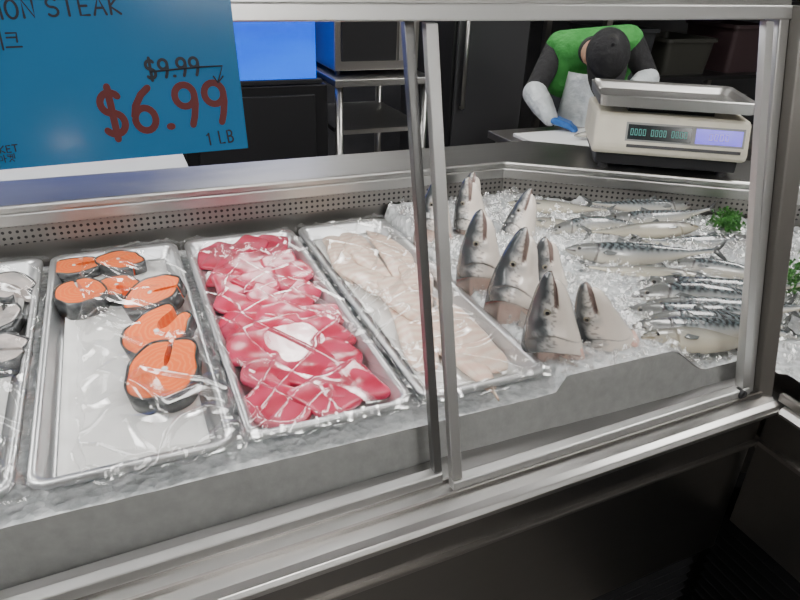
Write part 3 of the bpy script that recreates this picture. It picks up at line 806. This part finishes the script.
m = MB(); face(m,-.105,.165,.066,.103,.001); m.build('display_bezel', M('grey_bezel',(.22,.22,.21),.4,bump=(100,.05)), s, off=ZERO)
m = MB(); face(m,-.100,.045,.070,.099,.002); d1 = m.build('display', LCD, s, off=ZERO)
m = MB(); face(m,.055,.160,.070,.099,.002); d2 = m.build('display', LCDB, s, off=ZERO)
def seg7(m, ch, x, z, w, h, e):
    S = {'0':'abcdef','1':'bc','5':'afgcd','9':'abcdfg','6':'acdefg','3':'abgcd','2':'abged'}[ch]; t = .0014
    mm = {'a':(x,x+w,z+h-t,z+h),'d':(x,x+w,z,z+t),'g':(x,x+w,z+h/2-t/2,z+h/2+t/2),'f':(x,x+t,z+h/2,z+h),'b':(x+w-t,x+w,z+h/2,z+h),'e':(x,x+t,z,z+h/2),'c':(x+w-t,x+w,z,z+h/2)}
    for k in S: face(m, *mm[k], e)
m = MB()
for g in range(3):
    for k, ch in enumerate('0000'[:4]): seg7(m, ch, -.094+g*.047+k*.0095, .078, .0065, .013, .003)
m.build('display_digits', DIG, d1, off=ZERO)
m = MB()
for k, ch in enumerate('0000'): seg7(m, ch, .085+k*.012, .078, .008, .013, .003)
m.build('display_digits', DIGD, d2, off=ZERO)
m = MB(); face(m,-.10,.16,.054,.060,.0012); m.build('label_strip', BLACK, s, off=ZERO)
m = MB(); m.box(-.10,.10,-.06,.06,.117,.136); m.build('pan_support', BLACKM, s, off=ZERO)
m = MB(); rings = [rrect(-.175+a,.175-a,-.112+a,.122-a,.018,z) for a, z in ((0,.134),(-.004,.156),(.001,.158),(.006,.153),(.012,.140))]
m.loft(rings, True, True); m.build('weighing_pan', STEEL, s, off=ZERO, smooth=False)

# ------------------------------------------------------------ price sign
BLUE = M('glossy_blue_card', (.022,.165,.36), .15, col2=(.027,.185,.39), nscale=4, bump=(30,.02), coat=.2)
INK = M('dark_ink', (.006,.010,.02), .6, bump=(100,.02)); RED = M('dark_red_ink', (.11,.005,.005), .6, bump=(100,.02))
OFF = -.068
def hit(u, v):
    d = ray(u, v); k = (.60+.641*KX+OFF)/(d.y-KX*d.z); return d*k
SO = hit(248, 148)
def sg(u, v): p = hit(u, v)-SO; return Vector((p.x, p.dot(Vector((0,.2457,.9693)))))
sign = thing('price_sign', 'glossy blue price card for salmon steak hanging on the upper left glass', 'price sign', SO); 
sign.rotation_euler = (math.acos(.2457),0,0)
m = MB(); bl = sg(0,170); sl = (0-bl.y)/(0-bl.x)
def sxy(x, y): return (x, y+sl*x)
W_, H_ = .40, .225
m.prism([sxy(0,0), sxy(0,H_), sxy(-W_,H_), sxy(-W_,0)], -.0008, .0008); m.build('card', BLUE, sign, off=ZERO)
def arc(cx, cy, rx, ry, a0, a1, n=14): return [(cx+rx*math.cos(math.radians(lerp(a0,a1,k/n))), cy+ry*math.sin(math.radians(lerp(a0,a1,k/n)))) for k in range(n+1)]
Scurve = arc(.3,.74,.24,.24,35,270)+arc(.3,.25,.25,.25,90,-145)
G = {'S':[Scurve],'$':[Scurve,[(.3,1.12),(.3,-.12)]],'6':[[(.5,1),(.3,.85),(.12,.6),(.05,.35)]+arc(.3,.27,.25,.27,175,-185,20)],
 '9':[arc(.3,.72,.25,.26,10,370,20)+[(.54,.5),(.46,.2),(.38,0)]],'.':[[(.10,.03),(.16,.03)]],'1':[[(.15,.8),(.32,1),(.32,0)]],'L':[[(.08,1),(.08,0),(.5,0)]],
 'B':[[(.08,0),(.08,1)]+arc(.25,.76,.24,.24,90,-90,8)+[(.08,.52)]+arc(.27,.26,.26,.26,90,-90,8)+[(.08,0)]],'O':[arc(.3,.5,.27,.5,0,360,22)],
 'N':[[(.06,0),(.06,1),(.54,0),(.54,1)]],'T':[[(.0,1),(.6,1)],[(.3,1),(.3,0)]],'E':[[(.52,1),(.08,1),(.08,0),(.52,0)],[(.08,.52),(.44,.52)]],
 'A':[[(.0,0),(.3,1),(.6,0)],[(.12,.38),(.48,.38)]],'K':[[(.08,1),(.08,0)],[(.54,1),(.08,.45),(.56,0)]],'M':[[(.03,0),(.08,1),(.3,.3),(.52,1),(.57,0)]],'R':[[(.08,0),(.08,1)]+arc(.27,.75,.25,.25,90,-90,8)+[(.08,.5),(.55,0)]],' ':[],
 '스':[[(.0,.35),(.3,.95),(.6,.35)],[(-.05,.12),(.65,.12)]],'테':[[(.32,.9),(.02,.9),(.02,.2),(.32,.2)],[(.02,.55),(.3,.55)],[(.3,.55),(.45,.55)],[(.45,1),(.45,0)],[(.62,1.05),(.62,-.05)]],
 '이':[arc(.18,.55,.18,.26,0,360,16),[(.55,1.05),(.55,-.05)]],'크':[[(.05,.95),(.52,.95),(.48,.4)],[(.05,.68),(.5,.68)],[(-.05,.1),(.65,.1)]],
 '마':[[(.0,.8),(.0,.25),(.3,.25),(.3,.8),(.0,.8)],[(.48,1.0),(.48,0)],[(.48,.5),(.62,.5)]],'켓':[[(.0,.95),(.3,.95),(.2,.5)],[(.02,.75),(.28,.75)],[(.3,.7),(.42,.7)],[(.42,1),(.42,.4)],[(.58,1.05),(.58,.4)],[(.1,.0),(.3,.35),(.5,.0)]]}
KS = .935
def write(name, txt, p0, p1, h, w, mat_):
    h *= KS; w *= KS
    a = sg(*p0); b = sg(*p1); wt_ = [{'.':.42,' ':.5}.get(ch, 1) for ch in txt]; tot = sum(wt_)
    adv = (b-a)/tot; ln = adv.length; ex = adv.normalized(); ey = Vector((-ex.y, ex.x)); sx = ln/.76; m = MB(); rnd = random.Random(len(txt)); acc = 0
    for i, ch in enumerate(txt):
        ry = rnd.uniform(-.03,.03)*h
        o = a+adv*acc; acc += wt_[i]
        for st_ in G[ch]:
            pts = [o+ex*(x*sx)+ey*(y*h+ry) for x, y in st_]
            m.tube([(p.x,p.y,.0012) for p in pts], w/2, 8, flat=.12)
            for p in (pts[0], pts[-1]): m.ell((p.x,p.y,.0012), (w/2,w/2,w*.06), n=10, m=5)
    for v in m.v: v.z = .0012+(v.z-.0012)*.25
    m.build(name, mat_, sign, off=ZERO)
write('lettering','SALMON STEAK',(-62,21),(125,14),.0155,.0023,INK)
write('lettering','스테이크',(-44,51),(25,48),.014,.0017,INK)
write('old_price','$9.99',(147,79),(203,75),.017,.0030,INK)
write('new_price','$6.99',(105,136),(236,121),.040,.0066,RED)
write('lettering','1 LB',(207,145),(236,141),.012,.0018,INK)
write('small_print','MARKET',(-20,155),(20,151),.006,.0012,INK)
write('small_print','마켓',(0,163),(18,161),.0065,.0009,INK)
m = MB(); a = sg(150,72); b = sg(200,67); m.tube([(a.x,a.y,.0016),(b.x,b.y,.0016)], .0008, 6)
pp = [sg(*p) for p in ((200,67),(222,66),(218,82))]; m.tube([(p.x,p.y,.0016) for p in pp], .0008, 6)
pp = [sg(*p) for p in ((213,76),(218,83),(223,76))]; m.tube([(p.x,p.y,.0016) for p in pp], .0008, 6)
m.build('strike_line', INK, sign, off=ZERO)
m = MB(); 
for x in (-.08,-.34): m.box(x-.012,x+.012,H_-.012+sl*x,H_+.004+sl*x,-.006,.002)
m.build('clip', WPLAST, sign, off=ZERO)

# ------------------------------------------------------------ staff side
m = MB(); m.box(-1.2,.145,1.535,1.725,-.475,-.462); o = m.build('staff_shelf', STEELD, case)
o = box(-.85,.142,1.54,1.72,-.4615,-.447).build('cutting_board', WPLAST, bevel=.003); tag(o, 'long white plastic cutting board on the staff side behind the price sign', 'cutting board')
t = thing('fish_tank', 'blue lit live fish tank behind the price sign', 'fish tank', (.1,3.05,-.49))
box(-.75,.82,2.82,3.3,-.47,-.12).build('water', WATER, t)
m = MB(); m.box(-.77,.84,2.80,3.32,-.49,-.47); m.build('bottom_frame', BLACK, t, bevel=.003)
m = MB(); m.box(-.77,.84,2.80,3.32,-.12,-.09); m.build('top_frame', BLACK, t, bevel=.003)
t = thing('tank_cabinet', 'black cabinet carrying the blue fish tank', 'cabinet', (.1,3.05,FZ))
box(-.80,.86,2.79,3.34,FZ,-.492).build('body', BLACKM, t, bevel=.004)
for x in (-.25,.3): m = MB(); m.box(x,x+.5,2.775,2.789,FZ+.1,-.53); m.build('door', BLACK, t, bevel=.003)
o = box(.90,1.0,3.3,3.5,FZ,1.5).build('trim_1', TILE); o['kind'] = 'structure'
t = thing('steel_table', 'stainless steel kitchen table with lower shelf behind the tank cabinet', 'table', (1.2,3.1,FZ))
A = py(335, 72, 2.75); B = py(410, 88, 2.75)
tx0, tx1, tz = A.x, B.x+.12, -.47
box(tx0,tx1,2.75,3.4,tz-.03,tz).build('table_top', STEEL, t, bevel=.003)
box(tx0+.02,tx1-.02,2.78,3.37,tz-.24,tz-.22).build('lower_shelf', STEEL, t)
for x in (tx0+.03,tx1-.03):
    for y in (2.79,3.36): m = MB(); m.tube([(x,y,FZ),(x,y,tz-.03)], .018, 12); m.build('leg', STEEL, t, smooth=True)
t = thing('steel_appliance', 'boxy stainless appliance standing on the steel table', 'appliance', ((tx0+tx1)/2,3.05,tz))
box(tx0+.03,tx1-.04,2.85,3.3,tz+.02,tz+.36).build('body', STEELD, t, bevel=.005)
m = MB(); m.box(tx0+.06,tx1-.15,2.843,2.85,tz+.06,tz+.25); dd = m.build('door', BLACK, t, bevel=.003)
m = MB(); m.box(tx1-.14,tx1-.06,2.843,2.85,tz+.06,tz+.25); m.build('control_panel', STEEL, t, bevel=.002)
for zz in (.10,.15,.20): m = MB(); m.tube([(tx1-.10,2.83,tz+zz),(tx1-.10,2.843,tz+zz)], .012, 12); m.build('knob', BLACK, t, smooth=True)
m = MB(); m.tube([(tx0+.07,2.83,tz+.28),(tx1-.08,2.83,tz+.28)], .008, 10); m.build('handle', STEEL, t, smooth=True)
for x in (tx0+.06,tx1-.07): m = MB(); m.tube([(x,2.9,tz),(x,2.9,tz+.02)], .012, 10); m.build('foot', BLACK, t)
A = py(452, 60, 3.4); B = py(520, 60, 3.4)
t = thing('black_refrigerator', 'tall black refrigerator against the back wall left of the worker', 'refrigerator', ((A.x+B.x)/2,3.7,FZ))
box(A.x,B.x+.05,3.4,4.1,FZ,.5).build('body', BLACKM, t, bevel=.006)
box(A.x+.02,B.x+.03,3.38,3.399,FZ+.12,.46).build('door', M('charcoal_door',(.05,.05,.055),.35,bump=(30,.05)), t, bevel=.004)
m = MB(); m.tube([(A.x+.06,3.35,-.75),(A.x+.06,3.35,-.2)], .011, 10); m.tube([(A.x+.06,3.35,-.75),(A.x+.06,3.38,-.75)], .008, 8); m.tube([(A.x+.06,3.35,-.2),(A.x+.06,3.38,-.2)], .008, 8); m.build('handle', STEEL, t, smooth=True)
wt = thing('work_table', 'stainless fish cleaning table in front of the worker', 'table', (1.95,2.3,FZ))
WT = -.64
box(1.45,2.75,1.95,2.42,WT-.03,WT).build('table_top', STEELD, wt, bevel=.003)
for x in (1.49,2.71):
    for y in (1.99,2.38): m = MB(); m.tube([(x,y,FZ),(x,y,WT-.03)], .018, 12); m.build('leg', STEEL, wt, smooth=True)
box(1.5,2.7,1.98,2.39,FZ+.25,FZ+.27).build('lower_shelf', STEELD, wt)
rk = thing('storage_rack', 'dark metal rack of shelves standing behind the scale', 'shelf rack', (3.4,3.6,FZ))
for x in (2.75,4.3):
    for y in (3.35,3.95): m = MB(); m.box(x-.02,x+.02,y-.02,y+.02,FZ,.4); m.build('post', STEELD, rk)
for z in (-1.1,-.65,-.2,.25): m = MB(); m.box(2.73,4.32,3.33,3.97,z,z+.025); m.build('shelf', BLACKM, rk)
for i, (x, z, w, h) in enumerate(((2.85,-.625,.35,.28),(3.3,-.625,.4,.22),(3.85,-.625,.35,.3),(2.9,-.175,.45,.2),(3.55,-.175,.4,.25),(2.9,-1.075,.5,.3),(3.6,-1.075,.5,.3))):
    m = MB(); m.loft([rrect(x+a,x+w-a,3.4+a,3.85-a,.03,zz) for a, zz in ((.02,z),(0,z+h),(-.01,z+h),(-.01,z+h-.02))], True, False)
    o = m.build('storage_tub', M('tub_%d' % i, (.03+.012*(i%3),.032+.01*(i%2),.036),.5,bump=(50,.1)), solid=.003); tag(o, 'dark plastic tub on the rack behind the scale, %s of seven' % ord_[i], 'tub', 'storage tubs on the rack')

# ------------------------------------------------------------ person
BLK = M('black_cloth', (.012,.012,.014), .8, col2=(.02,.02,.022), nscale=40, bump=(40,.6,.012)); GRN = M('green_vest_cloth', (.035,.27,.045), .75, col2=(.06,.36,.07), nscale=14, bump=(22,.9,.02))
SKN = M('skin', (.50,.28,.19), .5, col2=(.55,.32,.22), nscale=20, bump=(200,.1)); GLV = M('blue_glove', (.03,.16,.55), .35, col2=(.05,.2,.6), nscale=40, bump=(90,.3))
SLV = M('white_sleeve_plastic', (.70,.74,.76), .35, col2=(.55,.6,.62), nscale=24, bump=(35,.9,.012)); HAIR = M('black_hair', (.01,.009,.008), .5, bump=(200,.5)); PANT = M('dark_trousers', (.02,.022,.03), .8, bump=(100,.3))
AX = Vector((.77,-.64,0)); FW = Vector((-.64,-.77,0))
sL = py(556,50,2.60); sR = py(632,44,2.38); mid = (sL+sR)/2
neck = mid+FW*.07+Vector((0,0,-.01)); head = py(606,58,2.24)
pel = Vector((mid.x+.30, mid.y+.36, -.53))
eL = py(534,92,2.52); eR = py(648,78,2.30); 
wL = py(550,118,2.34); wR = py(614,114,2.18); 
per = bpy.data.objects.new('person', None); C.objects.link(per); per.location = (pel.x,pel.y,FZ)
tag(per, 'worker in black cap and green vest bending over the cleaning table behind the scale', 'person')
def handgeo(m, w, dirv, k, thumbside, grow=0):
    d = dirv.normalized(); up = Vector((0,0,1)); side = d.cross(up).normalized(); up = side.cross(d)
    for a in (-.028,-.010,.010,.028): m.capsule(w+side*a*.7+d*.012, w+side*a+d*.085, .013+grow, .0115+grow, 10)
    Ls = [(.030,.024,.018),(.036,.027,.02),(.034,.026,.019),(.026,.02,.016)]
    for i, a in enumerate((-.030,-.010,.010,.029)):
        p = w+side*a+d*.085
        for j, L in enumerate(Ls[i]):
            an = .35+.42*j; q = p+(d*math.cos(an)-up*math.sin(an)+side*a*1.2*(j == 0))*L
            m.capsule(p, q, .0088-.0008*j+grow, .008-.0008*j+grow, 8); p = q
    b = w+side*thumbside*.028+d*.025
    q = b+(d*.6+side*thumbside*.75-up*.25).normalized()*.035; m.capsule(b, q, .012+grow, .010+grow, 8)
    r = q+(d*.9+side*thumbside*.2-up*.35).normalized()*.028; m.capsule(q, r, .0098+grow, .0085+grow, 8)
dL = (Vector((.75,-.60,-.25))); dR = Vector((-.75,-.35,-.2))
def remesh(o, v, smooth=2):
    r = o.modifiers.new('remesh','REMESH'); r.mode = 'VOXEL'; r.voxel_size = v; r.use_smooth_shade = True
    if smooth: s_ = o.modifiers.new('sm','SMOOTH'); s_.iterations = smooth; s_.factor = .5
HR = Matrix.Rotation(math.radians(-28), 3, 'Z') @ Matrix.Rotation(math.radians(58), 3, 'X')   # head bowed: local -Y is the face
def hv(x, y, z): return head+HR @ Vector((x,y,z))
b = MB()
def limbs(b, g=0):
    b.capsule(sL, eL, .046+g, .036+g); b.capsule(eL, wL, .036+g, .026+g); b.capsule(sR, eR, .046+g, .036+g); b.capsule(eR, wR, .036+g, .026+g)
def torso(b, g=0, wmul=1):
    for t_, w_, r_ in ((0,.120,.065),(.25,.100,.085),(.5,.080,.09),(.75,.08,.095),(1,.09,.10)):
        c = mid.lerp(pel, t_)+Vector((0,0,-.02)); b.capsule(c-AX*w_*wmul, c+AX*w_*wmul, r_+g, r_+g)
    for t_ in (.12,.37,.62,.87):
        c = mid.lerp(pel, t_)+Vector((0,0,-.02)); b.capsule(c-AX*.09*wmul, c+AX*.09*wmul, .082+g, .082+g)
limbs(b); torso(b)
b.capsule(neck, head+HR @ Vector((0,.02,-.05)), .056, .052)
b.ell(head, (.074,.094,.108), HR); b.ell(hv(0,-.035,-.055), (.052,.055,.06), HR)
b.capsule(hv(0,-.088,.0), hv(0,-.108,-.025), .009, .014, 10)
for sx in (-1,1): b.ell(hv(sx*.078,.0,-.01), (.010,.018,.030), HR); b.capsule(hv(sx*.015,-.09,-.058), hv(0,-.096,-.056), .007, .008, 8)
LEG = []
for sx in (-1,1):
    hip = pel+AX*sx*.09+Vector((0,0,-.03)); kn = pel+AX*sx*.11+FW*.10; kn.z = -1.0; an = pel+AX*sx*.12; an.z = -1.41
    LEG.append((hip, kn, an)); b.capsule(hip, kn, .085, .058); b.capsule(kn, an, .056, .038); b.capsule(an-FW*.03+Vector((0,0,-.045)), an+FW*.14+Vector((0,0,-.05)), .036, .03)
handgeo(b, wL, dL, 0, -1); handgeo(b, wR, dR, 0, 1)
o = b.build('body', SKN, per); remesh(o, .006, 2)
b = MB(); b.capsule(sL, eL, .056, .046); b.capsule(eL, eL.lerp(wL,.2), .046, .044); b.capsule(sR, eR, .056, .046); b.capsule(eR, eR.lerp(wR,.2), .046, .044); torso(b, .008, .9); b.capsule(neck-FW*.03, neck, .064, .060)
o = b.build('shirt', BLK, per); remesh(o, .008, 2)
b = MB()
torso(b, .018, .85); b.capsule(sL.lerp(mid,.14)+Vector((0,.0,.012)), sR.lerp(mid,.14)+Vector((0,.0,.012)), .070, .070)
b.capsule(sL.lerp(mid,.25), sL.lerp(mid,.30)+Vector((0,.0,-.13)), .076, .080)
o = b.build('vest', GRN, per); remesh(o, .009, 2)
b = MB(); b.capsule(eL.lerp(wL,.05), eL.lerp(wL,.5), .054, .050); b.capsule(eL.lerp(wL,.5), wL, .050, .034); b.capsule(eR.lerp(wR,.05), eR.lerp(wR,.5), .054, .048); b.capsule(eR.lerp(wR,.5), wR, .048, .034); o = b.build('sleeve_covers', SLV, per); remesh(o, .006, 1)
for w_, d_, ts in ((wL,dL,-1),(wR,dR,1)):
    b = MB(); handgeo(b, w_, d_, 0, ts, .0025); o = b.build('glove', GLV, per); remesh(o, .004, 1)
# pale plastic apron hanging from the chest
b = MB(); vs = []; fs = []
for j in range(21):
    for i in range(17):
        u = i/16*2-1; t_ = j/20
        p = mid+FW*(.115+.035*math.sin(t_*2.6)-.05*abs(u)**2)+AX*u*(.085+.07*t_)+Vector((0,0,-.10-.62*t_))
        p += FW*.010*noise.noise(Vector((u*4,t_*2,3)))
        vs.append(p)
for j in range(20):
    for i in range(16): k = j*17+i; fs.append((k,k+1,k+18,k+17))
b.add(vs, fs); b.build('apron', SLV, per, smooth=True, solid=.003)
b = MB()
for hip, kn, an in LEG: b.capsule(hip, kn, .10, .075); b.capsule(kn, an+Vector((0,0,.03)), .073, .06)
b.capsule(pel-AX*.09, pel+AX*.09, .118, .118)
o = b.build('trousers', PANT, per); remesh(o, .01, 2)
for hip, kn, an in LEG:
    b = MB(); b.capsule(an-FW*.035+Vector((0,0,-.02)), an+FW*.15+Vector((0,0,-.035)), .05, .04)
    for v in b.v: v.z = max(v.z, FZ+.001)
    b.build('shoe', BLACK, per, smooth=True)
b = MB(); b.ell(hv(0,.018,.010), (.080,.088,.100), HR); o = b.build('hair', HAIR, per, smooth=True)
b = MB(); rings = []
for k in range(9):
    th = k/8*PI/2*.98; rings.append([hv(.086*math.cos(th)*math.cos(2*PI*i/28), .004+.103*math.cos(th)*math.sin(2*PI*i/28), .020+.090*math.sin(th)**.8) for i in range(28)])
b.loft(rings, True, True); b.capsule(hv(0,.004,.110), hv(0,.004,.111), .008, .008, 8)
cap = b.build('cap', BLK, per, smooth=True)
b = MB(); top_ = []
for i in range(13):
    a = PI+PI*i/12; top_.append(hv(.080*math.cos(a), -.02+.170*math.sin(a), .024+.014*abs(math.sin(a))*-1)); 
vs = top_+[p+HR @ Vector((0,0,.004)) for p in top_]; nn = 13
b.add(vs, [tuple(range(nn)), tuple(range(nn,2*nn))[::-1]]+[(i,i+1,i+1+nn,i+nn) for i in range(nn-1)]+[(nn-1,0,nn,2*nn-1)])
b.build('brim', BLK, cap, off=per.location)
for sx in (-1,1):
    b = MB(); b.ell(hv(sx*.030,-.083,-.002), (.012,.008,.006), HR); b.cur = 1; b.ell(hv(sx*.030,-.0895,-.003), (.005,.003,.005), HR); b.build('eye', [WPLAST, EYEB], per, smooth=True)
mm_ = (wL+wR)/2
o = box(mm_.x-.30,mm_.x+.25,1.99,2.30,WT+.0005,WT+.014).build('cutting_board', WPLAST, bevel=.003); tag(o, 'white cutting board under the worker\'s gloved hands', 'cutting board')  # board added to stand in for a pale reflection on the glass
t = dup(used[0]); t['label'] = 'fish being cleaned under the worker\'s blue gloves'; t['group'] = 'fish on the cleaning table'
t.location = (mm_.x, 2.14, WT+.034); t.rotation_euler = (0,0,.1)

# ------------------------------------------------------------ lift to floor = 0, camera
for o in list(C.objects):
    if o.parent is None: o.location.z += CZ
cam = bpy.data.cameras.new('camera'); co = bpy.data.objects.new('camera', cam); C.objects.link(co)
cam.sensor_width = 36; cam.lens = F/800*36; cam.clip_start = .02
co.matrix_world = Matrix.Translation((0,0,CZ)) @ Matrix((RX,RY,RZ)).to_4x4()
bpy.context.scene.camera = co
w = bpy.data.worlds.new('world'); bpy.context.scene.world = w; w.use_nodes = True
w.node_tree.nodes['Background'].inputs['Color'].default_value = (.5,.5,.5,1); w.node_tree.nodes['Background'].inputs['Strength'].default_value = .3
